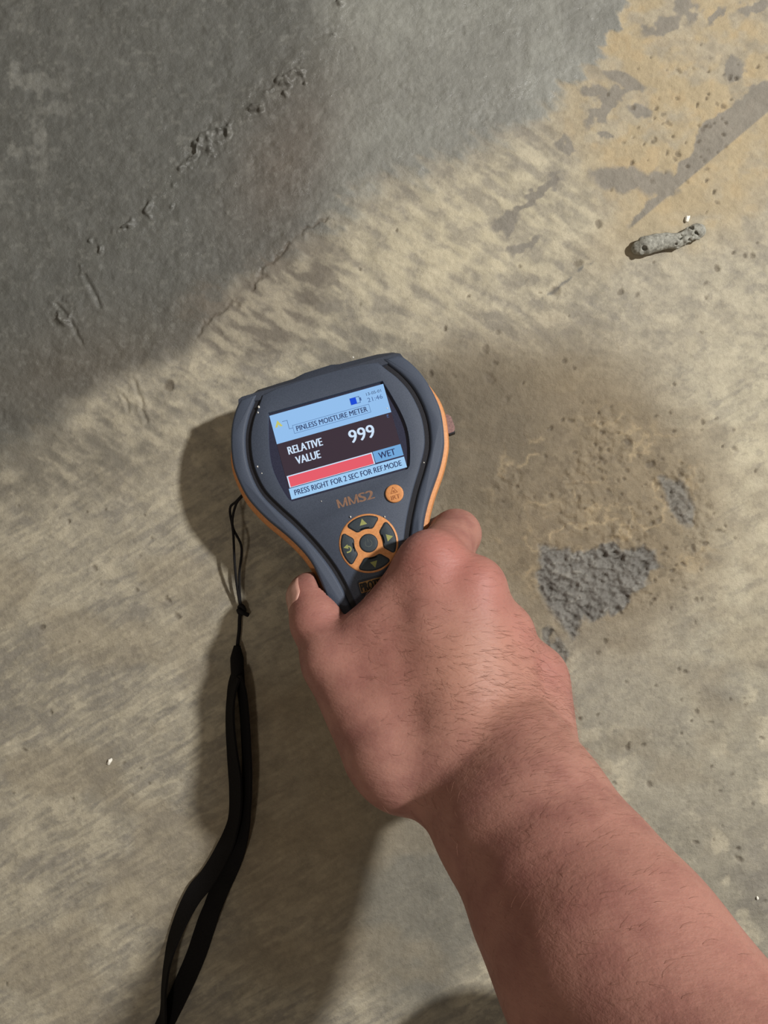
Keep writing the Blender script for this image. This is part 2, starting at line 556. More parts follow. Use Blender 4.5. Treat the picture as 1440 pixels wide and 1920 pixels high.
def offset_poly(pts, d):
    """move a closed counter-clockwise polygon outwards by d"""
    n = len(pts)
    out = []
    for i in range(n):
        a, b, c = pts[i - 1], pts[i], pts[(i + 1) % n]
        e1, e2 = Vector((b[0] - a[0], b[1] - a[1])), Vector((c[0] - b[0], c[1] - b[1]))
        n1 = Vector((e1.y, -e1.x)).normalized() if e1.length else Vector((0, 0))
        n2 = Vector((e2.y, -e2.x)).normalized() if e2.length else Vector((0, 0))
        m = n1 + n2
        if m.length < 1e-6:
            m = n1
        m = m.normalized()
        k = max(.5, m.dot(n1))
        dd = d(b) if callable(d) else d
        out.append((b[0] + m.x * dd / k, b[1] + m.y * dd / k))
    return out


def area2(pts):
    return sum(pts[i - 1][0] * pts[i][1] - pts[i][0] * pts[i - 1][1] for i in range(len(pts)))


def loft(name, layers, mat, parent, cap_top=True, cap_bot=True, hole=None, hole_depth=0, angle=35, unit=MM):
    """layers: list of (polygon, z or z-function), top first. hole: a polygon cut from the top cap with walls hole_depth deep"""
    bm = bmesh.new()
    rings = []
    for poly, z in layers:
        rings.append([bm.verts.new((p[0] * unit, p[1] * unit, (z(p) if callable(z) else z) * unit)) for p in poly])
    n = len(rings[0])
    for a, b in zip(rings[:-1], rings[1:]):
        for i in range(n):
            bm.faces.new((a[i], b[i], b[(i + 1) % n], a[(i + 1) % n]))
    if cap_top:
        if hole is None:
            bm.faces.new(rings[0])
        else:
            z = layers[0][1]
            hv = [bm.verts.new((p[0] * unit, p[1] * unit, z * unit)) for p in hole]
            hb = [bm.verts.new((p[0] * unit, p[1] * unit, (z - hole_depth) * unit)) for p in offset_poly(hole, -.25)]
            edges = []
            for r in (rings[0], hv):
                for i in range(len(r)):
                    e = bm.edges.get((r[i], r[(i + 1) % len(r)])) or bm.edges.new((r[i], r[(i + 1) % len(r)]))
                    edges.append(e)
            bmesh.ops.triangle_fill(bm, use_beauty=True, use_dissolve=False, edges=edges)
            for i in range(len(hv)):
                bm.faces.new((hv[i], hv[(i + 1) % len(hv)], hb[(i + 1) % len(hv)], hb[i]))
    if cap_bot:
        bm.faces.new(rings[-1][::-1])
    bmesh.ops.recalc_face_normals(bm, faces=bm.faces)
    me = bpy.data.meshes.new(name)
    bm.to_mesh(me)
    bm.free()
    return link_mesh(name, me, mat, parent, True, angle)


def mirror_x(pts):
    return [(-p[0], p[1]) for p in pts]


right_edge = [(37.2, 31), (40.2, 28), (44.2, 21), (46.8, 13), (48.3, 4.3), (48.2, -2.5), (46.4, -12), (43.8, -18.4), (39.8, -25.4), (33.6, -34.2),
              (29.2, -41.5), (26.2, -48), (24.6, -54.4), (23.2, -66), (22.8, -82), (22.6, -100), (21, -116), (16, -125), (8, -128)]
re_d = [(p.x, p.y) for p in resample(right_edge, 70)]
outline = re_d[::-1] + mirror_x(re_d)            # from the tail up the right, over the top, down the left
if area2(outline) < 0:
    outline = outline[::-1]
groove = [(28.2, 30.6), (31, 26.4), (34.8, 21), (38.3, 13.4), (40.1, 4.5), (40.1, -4), (38, -13.4), (33.1, -22.4), (28, -30.4), (23.4, -38.7),
          (19.4, -47), (16, -56), (13.6, -66), (12.2, -76), (11.6, -90), (11.2, -105), (10.6, -118)]
gr = resample(groove, 60)
gw = 1.15


def side_line(pts, d):
    out = []
    for i, p in enumerate(pts):
        a, b = pts[max(0, i - 1)], pts[min(len(pts) - 1, i + 1)]
        t = (b - a).normalized()
        out.append((p.x - t.y * d, p.y + t.x * d))
    return out


g_out = side_line(gr, gw)
g_in = side_line(gr, -gw)
if sum(p[0] for p in g_out) < sum(p[0] for p in g_in):
    g_out, g_in = g_in, g_out


def back_z(p):
    return -30.0 if p[1] > -14 else (-30 + 7 * min(1, (-14 - p[1]) / 40))


# inner body (the groove floor shows it) and back shell
loft('body_core', [(offset_poly(outline, -1.2), -1.5), (offset_poly(outline, -.6), -8), (offset_poly(outline, -.6), -13)], M_groove, meter)
band_out = lambda p: 2.6 * max(0.0, min(1.0, (29.5 - p[1]) / 22))
loft('edge_band', [(offset_poly(outline, -.5), -8.2), (offset_poly(outline, lambda p: band_out(p) * .75), -9.4), (offset_poly(outline, band_out), -11.3),
                   (offset_poly(outline, lambda p: band_out(p) * .8), -13.4), (offset_poly(outline, -.5), -14.4)], M_orange, meter)
loft('back_shell', [(offset_poly(outline, -.4), -13.8), (offset_poly(outline, -.6), -18), (offset_poly(outline, -3), lambda p: back_z(p) + 3),
                    (offset_poly(outline, -6.5), back_z)], M_head, meter)
# side grips outside the grooves
for s in (1, -1):
    outer = [p for p in re_d if p[1] > -118.5]
    poly = outer + g_out[::-1]
    if s < 0:
        poly = mirror_x(poly)
    if area2(poly) < 0:
        poly = poly[::-1]
    loft('side_grip', [(offset_poly(poly, -1.5), .0), (offset_poly(poly, -.7), -.35), (offset_poly(poly, -.15), -1.3), (poly, -3.2), (offset_poly(poly, .3), -8.4)], M_shell, meter, angle=50)
# centre panel with the recessed window
center = g_in[::-1]
center = center + mirror_x(center)[::-1]
center = [p for p in center]
top_curve = [(-20, 31.2), (-8, 31.7), (0, 31.8), (8, 31.7), (20, 31.2)]
gi = g_in
cpoly = gi[::-1] + [(20, 31.2), (8, 31.7), (0, 31.8), (-8, 31.7), (-20, 31.2)] + mirror_x(gi)
if area2(cpoly) < 0:
    cpoly = cpoly[::-1]
win_r = [(26.9, 21.0), (28.9, 13.6), (31.0, 4), (31.6, -4), (30.4, -12), (28.2, -19.4), (26.8, -21)]
win = [(p.x, p.y) for p in resample(win_r, 24)]
window = win[::-1] + mirror_x(win)
if area2(window) < 0:
    window = window[::-1]
loft('front_panel', [(offset_poly(cpoly, -.7), .25), (offset_poly(cpoly, -.2), -.1), (cpoly, -.9), (cpoly, -2.5)], M_shell, meter, hole=window, hole_depth=1.55, angle=50)
loft('screen_bezel', [(offset_poly(window, .4), -1.25), (offset_poly(window, .4), -1.9)], M_bezel, meter)
# sensor head across the top end
hd = [(-38.9, 29.0), (-38.4, 31.6), (-36.4, 32.9), (-31, 33.5), (-29, 34.3), (-20, 34.6), (-12, 34.8), (-6.5, 36.0), (6.5, 36.4), (10, 35.6), (20, 35.4), (28, 35.2),
      (35, 34.2), (38.0, 31.8), (38.9, 29.0), (20, 27.5), (-20, 27.5)]
hd = [(p[0], p[1]) for p in hd]
if area2(hd) < 0:
    hd = hd[::-1]
loft('sensor_head', [([(p[0], min(p[1], 32.4) - (0.5 if p[1] > 30 else 0)) for p in hd], -.7), ([(p[0], p[1] - .8) for p in hd], -2.6), (hd, -5), (hd, -19), (offset_poly(hd, -2), -24)],
     M_head, meter, angle=30)


def flat(name, polys, z, mat, parent, thick=0.0):
    """flat print: polygons (mm) at height z (mm)"""
    V, F = [], []
    for ip, poly in enumerate(polys):
        if area2(poly) < 0:
            poly = poly[::-1]
        b = len(V)
        V += [(x * MM, y * MM, (z + ip * .004) * MM) for x, y in poly]
        F.append(list(range(b, b + len(poly))))
        if thick:
            n = len(poly)
            V += [(x * MM, y * MM, (z - thick) * MM) for x, y in poly]
            for i in range(n):
                F.append([b + i, b + n + i, b + n + (i + 1) % n, b + (i + 1) % n])
    return mesh_obj(name, V, F, mat, parent, smooth=False)


def rect(x0, y0, x1, y1):
    return [(x0, y0), (x1, y0), (x1, y1), (x0, y1)]


def frame_rect(x0, y0, x1, y1, w):
    return [rect(x0, y0, x1, y0 + w), rect(x0, y1 - w, x1, y1), rect(x0, y0 + w, x0 + w, y1 - w), rect(x1 - w, y0 + w, x1, y1 - w)]


def ring_sector(cx, cy, r0, r1, a0, a1, n=14):
    A = [a0 + (a1 - a0) * i / n for i in range(n + 1)]
    return [(cx + r1 * math.cos(a), cy + r1 * math.sin(a)) for a in A] + [(cx + r0 * math.cos(a), cy + r0 * math.sin(a)) for a in reversed(A)]


def lettering(text, cx, cy, w, h, z, mat, parent, bold=0.0, name='lettering', thick=0.0):
    """one line of print, fitted to w x h millimetres about (cx, cy)"""
    cu = bpy.data.curves.new('print', 'FONT')
    cu.body = text
    cu.resolution_u = 3
    cu.extrude = .01 if thick else 0
    tmp = bpy.data.objects.new('print', cu)
    COL.objects.link(tmp)
    dg = bpy.context.evaluated_depsgraph_get()
    me = bpy.data.meshes.new_from_object(tmp.evaluated_get(dg))
    bpy.data.objects.remove(tmp)
    bpy.data.curves.remove(cu)
    co = np.zeros(len(me.vertices) * 3, np.float32)
    me.vertices.foreach_get('co', co)
    co = co.reshape(-1, 3)
    lo, hi = co.min(0), co.max(0)
    co[:, 0] = ((co[:, 0] - (lo[0] + hi[0]) / 2) / (hi[0] - lo[0]) * w + cx) * MM
    co[:, 1] = ((co[:, 1] - (lo[1] + hi[1]) / 2) / (hi[1] - lo[1]) * h + cy) * MM
    co[:, 2] = (z + (np.sign(co[:, 2]) * thick / 2 if thick else 0)) * MM
    me.vertices.foreach_set('co', co.ravel())
    me.name = name
    if bold:                                   # heavier strokes: the same print struck again a hair to the side
        bm = bmesh.new()
        bm.from_mesh(me)
        g = bmesh.ops.duplicate(bm, geom=bm.verts[:] + bm.edges[:] + bm.faces[:])
        bmesh.ops.translate(bm, verts=[v for v in g['geom'] if isinstance(v, bmesh.types.BMVert)], vec=(bold * MM, 0, .008 * MM))
        bm.to_mesh(me)
        bm.free()
    return link_mesh(name, me, mat, parent, False)


# --- screen: lit LCD with its print
E_sky = emit_mat('lcd_light_blue', (146, 190, 236), 1.0)
E_strip = emit_mat('lcd_pale_blue', (158, 202, 240), 1.0)
E_box = emit_mat('lcd_mid_blue', (112, 166, 216), 1.0)
E_dark = emit_mat('lcd_dark', (60, 48, 58), 1.0)
E_white = emit_mat('lcd_white', (206, 226, 248), 1.0)
E_red = emit_mat('lcd_red', (228, 92, 106), 1.0)
E_ink = emit_mat('lcd_ink', (38, 50, 92), 1.0)
E_line = emit_mat('lcd_line', (70, 100, 150), 1.0)
E_blue = emit_mat('lcd_blue', (22, 74, 214), 1.0)
E_yellow = emit_mat('lcd_yellow', (196, 196, 110), 1.0)
SW, SH = 53.6, 39.8
sx = lambda u: -SW / 2 + u * SW
sy = lambda v: SH / 2 - v * SH
ZS = -1.15
screen = flat('screen', [rect(sx(0), sy(1), sx(1), sy(0))], ZS, E_dark, meter, .1)

flat('header_area', [rect(sx(.0), sy(.342), sx(1), sy(0))], ZS + .02, E_sky, screen)
flat('footer_area', [rect(sx(.0), sy(1), sx(1), sy(.872))], ZS + .02, E_strip, screen)
flat('status_box', [rect(sx(.758), sy(.857), sx(1), sy(.725))], ZS + .02, E_box, screen)
flat('bar_border', [rect(sx(.010), sy(.872), sx(.752), sy(.728))], ZS + .02, E_white, screen)
flat('level_bar', [rect(sx(.020), sy(.860), sx(.742), sy(.740))], ZS + .05, E_red, screen)
flat('divider_line', [rect(sx(0), sy(.874), sx(1), sy(.866)), rect(sx(.752), sy(.872), sx(.758), sy(.728))], ZS + .06, E_ink, screen)
flat('title_frame', frame_rect(sx(.166), sy(.280), sx(.837), sy(.180), .16), ZS + .05, E_line, screen)
flat('leader_line', [rect(sx(.092), sy(.109), sx(.136), sy(.104)), rect(sx(.133), sy(.210), sx(.137), sy(.104)), rect(sx(.133), sy(.212), sx(.166), sy(.207))], ZS + .05, E_line, screen)
flat('caret_icon', [[(sx(.022), sy(.155)), (sx(.055), sy(.075)), (sx(.088), sy(.155)), (sx(.068), sy(.155)), (sx(.055), sy(.125)), (sx(.042), sy(.155))]], ZS + .05, E_yellow, screen)
flat('battery_icon', frame_rect(sx(.690), sy(.140), sx(.775), sy(.060), .28) + [rect(sx(.775), sy(.118), sx(.787), sy(.080))], ZS + .05, E_line, screen)
flat('battery_charge', [rect(sx(.692), sy(.138), sx(.744), sy(.062))], ZS + .07, E_blue, screen)
lettering('13-05-01', sx(.902), sy(.066), 6.9, 1.35, ZS + .05, E_ink, screen)
lettering('21:46', sx(.900), sy(.136), 7.0, 2.0, ZS + .05, E_line, screen)
lettering('PINLESS MOISTURE METER', sx(.502), sy(.230), 33.2, 2.4, ZS + .05, E_ink, screen, .10)
lettering('RELATIVE', sx(.222), sy(.452), 15.8, 3.6, ZS + .05, E_white, screen, .28)
lettering('VALUE', sx(.222), sy(.585), 11.2, 3.6, ZS + .05, E_white, screen, .28)
lettering('999', sx(.708), sy(.492), 11.6, 6.0, ZS + .05, E_white, screen, .35)
lettering('WET', sx(.868), sy(.790), 7.6, 2.9, ZS + .05, E_ink, screen, .15)
lettering('PRESS RIGHT FOR 2 SEC FOR REF.MODE', sx(.500), sy(.934), 49.6, 2.5, ZS + .05, E_ink, screen, .12)
flat('corner_mark', [rect(sx(.955), sy(.372), sx(.97), sy(.358)), rect(sx(.955), sy(.39), sx(.959), sy(.358)), rect(sx(.955), sy(.392), sx(.972), sy(.387))], ZS + .05, E_line, screen)

# --- model name, round button, key ring, badge


def capital_m(x, y, w, h, t):
    return [rect(x, y, x + t, y + h), rect(x + w - t, y, x + w, y + h),
            [(x, y + h), (x + t * 1.0, y + h), (x + w / 2 + t * .3, y), (x + w / 2 - t * .5, y)], [(x + w, y + h), (x + w - t * 1.0, y + h), (x + w / 2 - t * .3, y), (x + w / 2 + t * .5, y)]]


flat('lettering', capital_m(-7.6, -29.6, 4.6, 3.9, .85) + capital_m(-2.5, -29.6, 4.6, 3.9, .85), .30, M_model, meter)
lettering('S2', 5.5, -27.65, 6.6, 4.0, .30, M_model, meter, .55)


def disc(name, cx, cy, r, z0, z1, mat, parent, dome=.3, n=36):
    c = lambda rr: [(cx + rr * math.cos(2 * math.pi * i / n), cy + rr * math.sin(2 * math.pi * i / n)) for i in range(n)]
    return loft(name, [(c(r * .55), z1), (c(r * .85), z1 - dome * .25), (c(r * .96), z1 - dome * .6), (c(r), z1 - dome * 1.4), (c(r), z0)], mat, parent, angle=60)


disc('button_seat', 18.1, -30.1, 4.6, -.4, .29, M_groove, meter, .1)
irt = disc('round_button', 18.1, -30.1, 4.05, -.4, 1.3, M_orange, meter)
irt['label'] = 'orange round button'
lettering('IRT', 18.1, -31.8, 4.0, 1.9, 1.33, M_iconred, irt, .15)
tri = lambda cx, cy, r, a: [(cx + r * math.cos(a + k * 2.0944), cy + r * math.sin(a + k * 2.0944)) for k in range(3)]
tr_o, tr_i = tri(18.1, -29.0, 2.0, math.pi / 2), tri(18.1, -29.0, 1.45, math.pi / 2)
flat('warning_icon', [[tr_o[k], tr_o[(k + 1) % 3], tr_i[(k + 1) % 3], tr_i[k]] for k in range(3)] + [[(18.1 + .5 * math.cos(a), -29.1 + .5 * math.sin(a)) for a in [i * .785 for i in range(8)]]],
     1.33, M_iconred, irt)

NX, NY = 1.2, -48.2
circ = lambda r, n=72: [(NX + r * math.cos(2 * math.pi * i / n), NY + r * math.sin(2 * math.pi * i / n)) for i in range(n)]
loft('key_ring', [(circ(11.8), .75), (circ(12.6), .66), (circ(13.1), .35), (circ(13.2), -.3)], M_orange, meter, angle=60)


def key_poly(mid, r0, r1, half_gap):
    """an annular key whose straight flanks keep a constant gap"""
    a_in = math.pi / 4 - math.asin(half_gap / r0)
    a_out = math.pi / 4 - math.asin(half_gap / r1)
    n = 12
    out = [(NX + r1 * math.cos(mid - a_out + 2 * a_out * i / n), NY + r1 * math.sin(mid - a_out + 2 * a_out * i / n)) for i in range(n + 1)]
    inn = [(NX + r0 * math.cos(mid + a_in - 2 * a_in * i / n), NY + r0 * math.sin(mid + a_in - 2 * a_in * i / n)) for i in range(n + 1)]
    return out + inn


for k in range(4):
    mid = k * math.pi / 2
    poly = key_poly(mid, 6.6, 12.0, 1.75)
    # rounded corners
    rp = []
    n = len(poly)
    for i in range(n):
        a, b, c = Vector(poly[i - 1]), Vector(poly[i]), Vector(poly[(i + 1) % n])
        if (b - a).normalized().dot((c - b).normalized()) < .6:
            rp += [tuple(b + (a - b).normalized() * .9), tuple(b + ((a - b).normalized() + (c - b).normalized()) * .3), tuple(b + (c - b).normalized() * .9)]
        else:
            rp.append(tuple(b))
    seat = loft('key_gap', [(offset_poly(rp, .3), .79), (offset_poly(rp, .3), .3)], M_groove, meter, angle=30)
    key = loft('key', [(offset_poly(rp, -.55), 1.25), (offset_poly(rp, -.2), 1.1), (rp, .8), (rp, .3)], M_button, meter, angle=50)
    kc = (NX + 9.3 * math.cos(mid), NY + 9.3 * math.sin(mid))
    if k == 2:
        arc = [ring_sector(kc[0], kc[1] - .2, .95, 1.55, -math.pi * .55, math.pi * .45)]
        arc.append([(kc[0] + .2, kc[1] + 2.0), (kc[0] - 1.8, kc[1] + .95), (kc[0] + .2, kc[1] - .1)])
        arc.append(rect(kc[0] - 1.0, kc[1] - 1.75, kc[0] - .1, kc[1] - 1.15))
        flat('return_icon', arc, 1.28, M_icon, key)
    else:
        flat('arrow_icon', [tri(kc[0], kc[1], 1.9, mid)], 1.28, M_icon, key)
disc('power_gap', NX, NY, 4.3, .2, .79, M_groove, meter, .05)
pw = disc('power_button', NX, NY, 3.9, .2, 1.3, M_button, meter)
flat('power_icon', [ring_sector(NX, NY - .1, 1.35, 1.65, math.radians(125), math.radians(415), 24), rect(NX - .16, NY + .3, NX + .16, NY + 1.9)], 1.33, M_icon_dim, pw)

badge_p = []
BX, BY, BW, BH = 1.2, -66.2, 9.8, 3.3
for cx, cy, a0 in ((BX + BW - 1.2, BY + BH - 1.2, 0), (BX - BW + 1.2, BY + BH - 1.2, 90), (BX - BW + 1.2, BY - BH + 1.2, 180), (BX + BW - 1.2, BY - BH + 1.2, 270)):
    badge_p += [(cx + 1.2 * math.cos(math.radians(a0 + t)), cy + 1.2 * math.sin(math.radians(a0 + t))) for t in (0, 30, 60, 90)]
bd = loft('badge_plate', [(offset_poly(badge_p, -.7), .38), (offset_poly(badge_p, -.5), .62), (offset_poly(badge_p, -.1), .6), (badge_p, .1)], M_head, meter, angle=30)
flat('badge_field', [offset_poly(badge_p, -.9)], .40, M_badge, bd)
lettering('PROTIMETER', BX, BY, 17.4, 3.7, .62, M_black, bd, .35, thick=.4)

# port cover tab on the flank, lanyard lug on the other
pc = [(49.6, .4), (51.9, .2), (52.9, -1.2), (53.2, -6.2), (52.4, -7.7), (50.0, -7.9)]
loft('port_cover', [(offset_poly(pc, -.4), -11), (pc, -11.8), (pc, -15.5), (offset_poly(pc, -.4), -16.2)], M_port, meter, angle=40)
pb = [(50.2, -6.6), (53.0, -6.6), (53.1, -8.6), (50.2, -8.8)]
loft('port_hinge', [(pb, -11.5), (pb, -15.8)], M_groove, meter, angle=30)
# dust grains stuck on the shell
for (x, y, r, z) in [(-30.2, 24.8, .55, .1), (-31.2, 22.4, .4, .1), (-37.6, -1.5, .4, .1), (-36.5, -5, .3, .1), (-3.4, -34.8, .4, .5), (11.2, -38.9, .35, .5), (17, 36.4, .45, -3.5), (34.5, -20.2, .3, .1), (-14, -24.5, .25, .4), (25.5, 8.4, .3, -1)]:
    bm = bmesh.new()
    bmesh.ops.create_icosphere(bm, subdivisions=1, radius=r * MM, matrix=Matrix.Translation((x * MM, y * MM, (z + r * .4) * MM)) @ Matrix.Diagonal((1, 1.3, .7, 1)))
    me = bpy.data.meshes.new('dust_speck')
    bm.to_mesh(me)
    bm.free()
    link_mesh('dust_speck', me, M_dust, meter)


# ------------------------------------------------------------------ implicit surfaces for hand and cement lump
def surface_nets(vol, org, h):
    s = vol < 0
    nx, ny, nz = vol.shape
    cnt = np.zeros((nx - 1, ny - 1, nz - 1), np.int8)
    for dx in (0, 1):
        for dy in (0, 1):
            for dz in (0, 1):
                cnt += s[dx:nx - 1 + dx, dy:ny - 1 + dy, dz:nz - 1 + dz]
    act = (cnt > 0) & (cnt < 8)
    I = np.argwhere(act)
    vid = np.full(act.shape, -1, np.int64)
    vid[act] = np.arange(len(I))
    acc = np.zeros((len(I), 3))
    num = np.zeros(len(I))
    corner = [(a, b, c) for a in (0, 1) for b in (0, 1) for c in (0, 1)]
    for a in corner:
        for b in corner:
            if sum(abs(p - q) for p, q in zip(a, b)) != 1 or a > b:
                continue
            va = vol[I[:, 0] + a[0], I[:, 1] + a[1], I[:, 2] + a[2]]
            vb = vol[I[:, 0] + b[0], I[:, 1] + b[1], I[:, 2] + b[2]]
            cr = (va < 0) != (vb < 0)
            t = np.where(cr, va / np.where(va == vb, 1, va - vb), 0)
            p = np.array(a)[None] + t[:, None] * (np.array(b) - np.array(a))[None]
            acc += p * cr[:, None]
            num += cr
    P = (I + acc / num[:, None]) * h + np.array(org)
    Q = []
    for ax in range(3):
        sl0 = [slice(None)] * 3
        sl1 = [slice(None)] * 3
        sl0[ax] = slice(0, -1)
        sl1[ax] = slice(1, None)
        ch = s[tuple(sl0)] != s[tuple(sl1)]
        E_ = np.argwhere(ch)
        o1, o2 = [(1, 2), (2, 0), (0, 1)][ax]
        ok = (E_[:, o1] > 0) & (E_[:, o2] > 0) & (E_[:, o1] < vol.shape[o1] - 1) & (E_[:, o2] < vol.shape[o2] - 1)
        E_ = E_[ok]
        inside = s[E_[:, 0], E_[:, 1], E_[:, 2]]
        q = []
        for (d1, d2) in ((-1, -1), (0, -1), (0, 0), (-1, 0)):
            c_ = E_.copy()
            c_[:, o1] += d1
            c_[:, o2] += d2
            q.append(vid[c_[:, 0], c_[:, 1], c_[:, 2]])
        q = np.stack(q, 1)
        q[~inside] = q[~inside][:, ::-1]
        Q.append(q)
    Q = np.concatenate(Q)
    Q = Q[(Q >= 0).all(1)]
    return P, Q


class Field:
    def __init__(self, lo, hi, h):
        self.lo, self.h = np.array(lo, float), h
        self.n = np.ceil((np.array(hi) - self.lo) / h).astype(int) + 1
        self.vol = np.full(tuple(self.n), 50.0, np.float32)

    def grid(self, lo, hi):
        i0 = np.maximum(0, np.floor((lo - self.lo) / self.h).astype(int))
        i1 = np.minimum(self.n, np.ceil((hi - self.lo) / self.h).astype(int) + 1)
        sl = tuple(slice(a, b) for a, b in zip(i0, i1))
        ax = [(self.lo[k] + np.arange(i0[k], i1[k]) * self.h).astype(np.float32) for k in range(3)]
        return sl, np.meshgrid(*ax, indexing='ij')

    def cone(self, a, b, ra, rb, k=5.0, sub=False):
        a, b = np.array(a, float), np.array(b, float)
        m = max(ra, rb) + k * 2 + 4
        sl, (X, Y, Z) = self.grid(np.minimum(a, b) - m, np.maximum(a, b) + m)
        ab = b - a
        L2 = float(ab @ ab) + 1e-9
        t = np.clip(((X - a[0]) * ab[0] + (Y - a[1]) * ab[1] + (Z - a[2]) * ab[2]) / L2, 0, 1)
        d = np.sqrt((X - a[0] - t * ab[0]) ** 2 + (Y - a[1] - t * ab[1]) ** 2 + (Z - a[2] - t * ab[2]) ** 2) - (ra + (rb - ra) * t)
        v = self.vol[sl]
        if sub:
            d = -d
            hh = np.clip(.5 - .5 * (v - d) / k, 0, 1)
            self.vol[sl] = v * (1 - hh) + d * hh + k * hh * (1 - hh)
        else:
            hh = np.clip(.5 + .5 * (d - v) / k, 0, 1)
            self.vol[sl] = d * (1 - hh) + v * hh - k * hh * (1 - hh)

    def chain(self, pts, k=5.0):
        for (a, ra), (b, rb) in zip(pts[:-1], pts[1:]):
            self.cone(a, b, ra, rb, k)

    def mesh(self, smooth=2):
        P, Q = surface_nets(self.vol, self.lo, self.h)
        for _ in range(smooth):
            acc = np.zeros_like(P)
            cnt = np.zeros(len(P))
            for a, b in ((0, 1), (1, 2), (2, 3), (3, 0)):
                np.add.at(acc, Q[:, a], P[Q[:, b]])
                np.add.at(acc, Q[:, b], P[Q[:, a]])
                np.add.at(cnt, Q[:, a], 1)
                np.add.at(cnt, Q[:, b], 1)
            P = P * .5 + .5 * acc / cnt[:, None]
        return P, Q


def quad_mesh(name, P, Q):
    me = bpy.data.meshes.new(name)
    me.vertices.add(len(P))
    me.vertices.foreach_set('co', np.asarray(P, np.float32).ravel())
    me.loops.add(Q.size)
    me.loops.foreach_set('vertex_index', Q.astype(np.int32).ravel())
    me.polygons.add(len(Q))
    me.polygons.foreach_set('loop_start', np.arange(0, Q.size, 4, dtype=np.int32))
    me.update(calc_edges=True)
    me.validate()
    return me


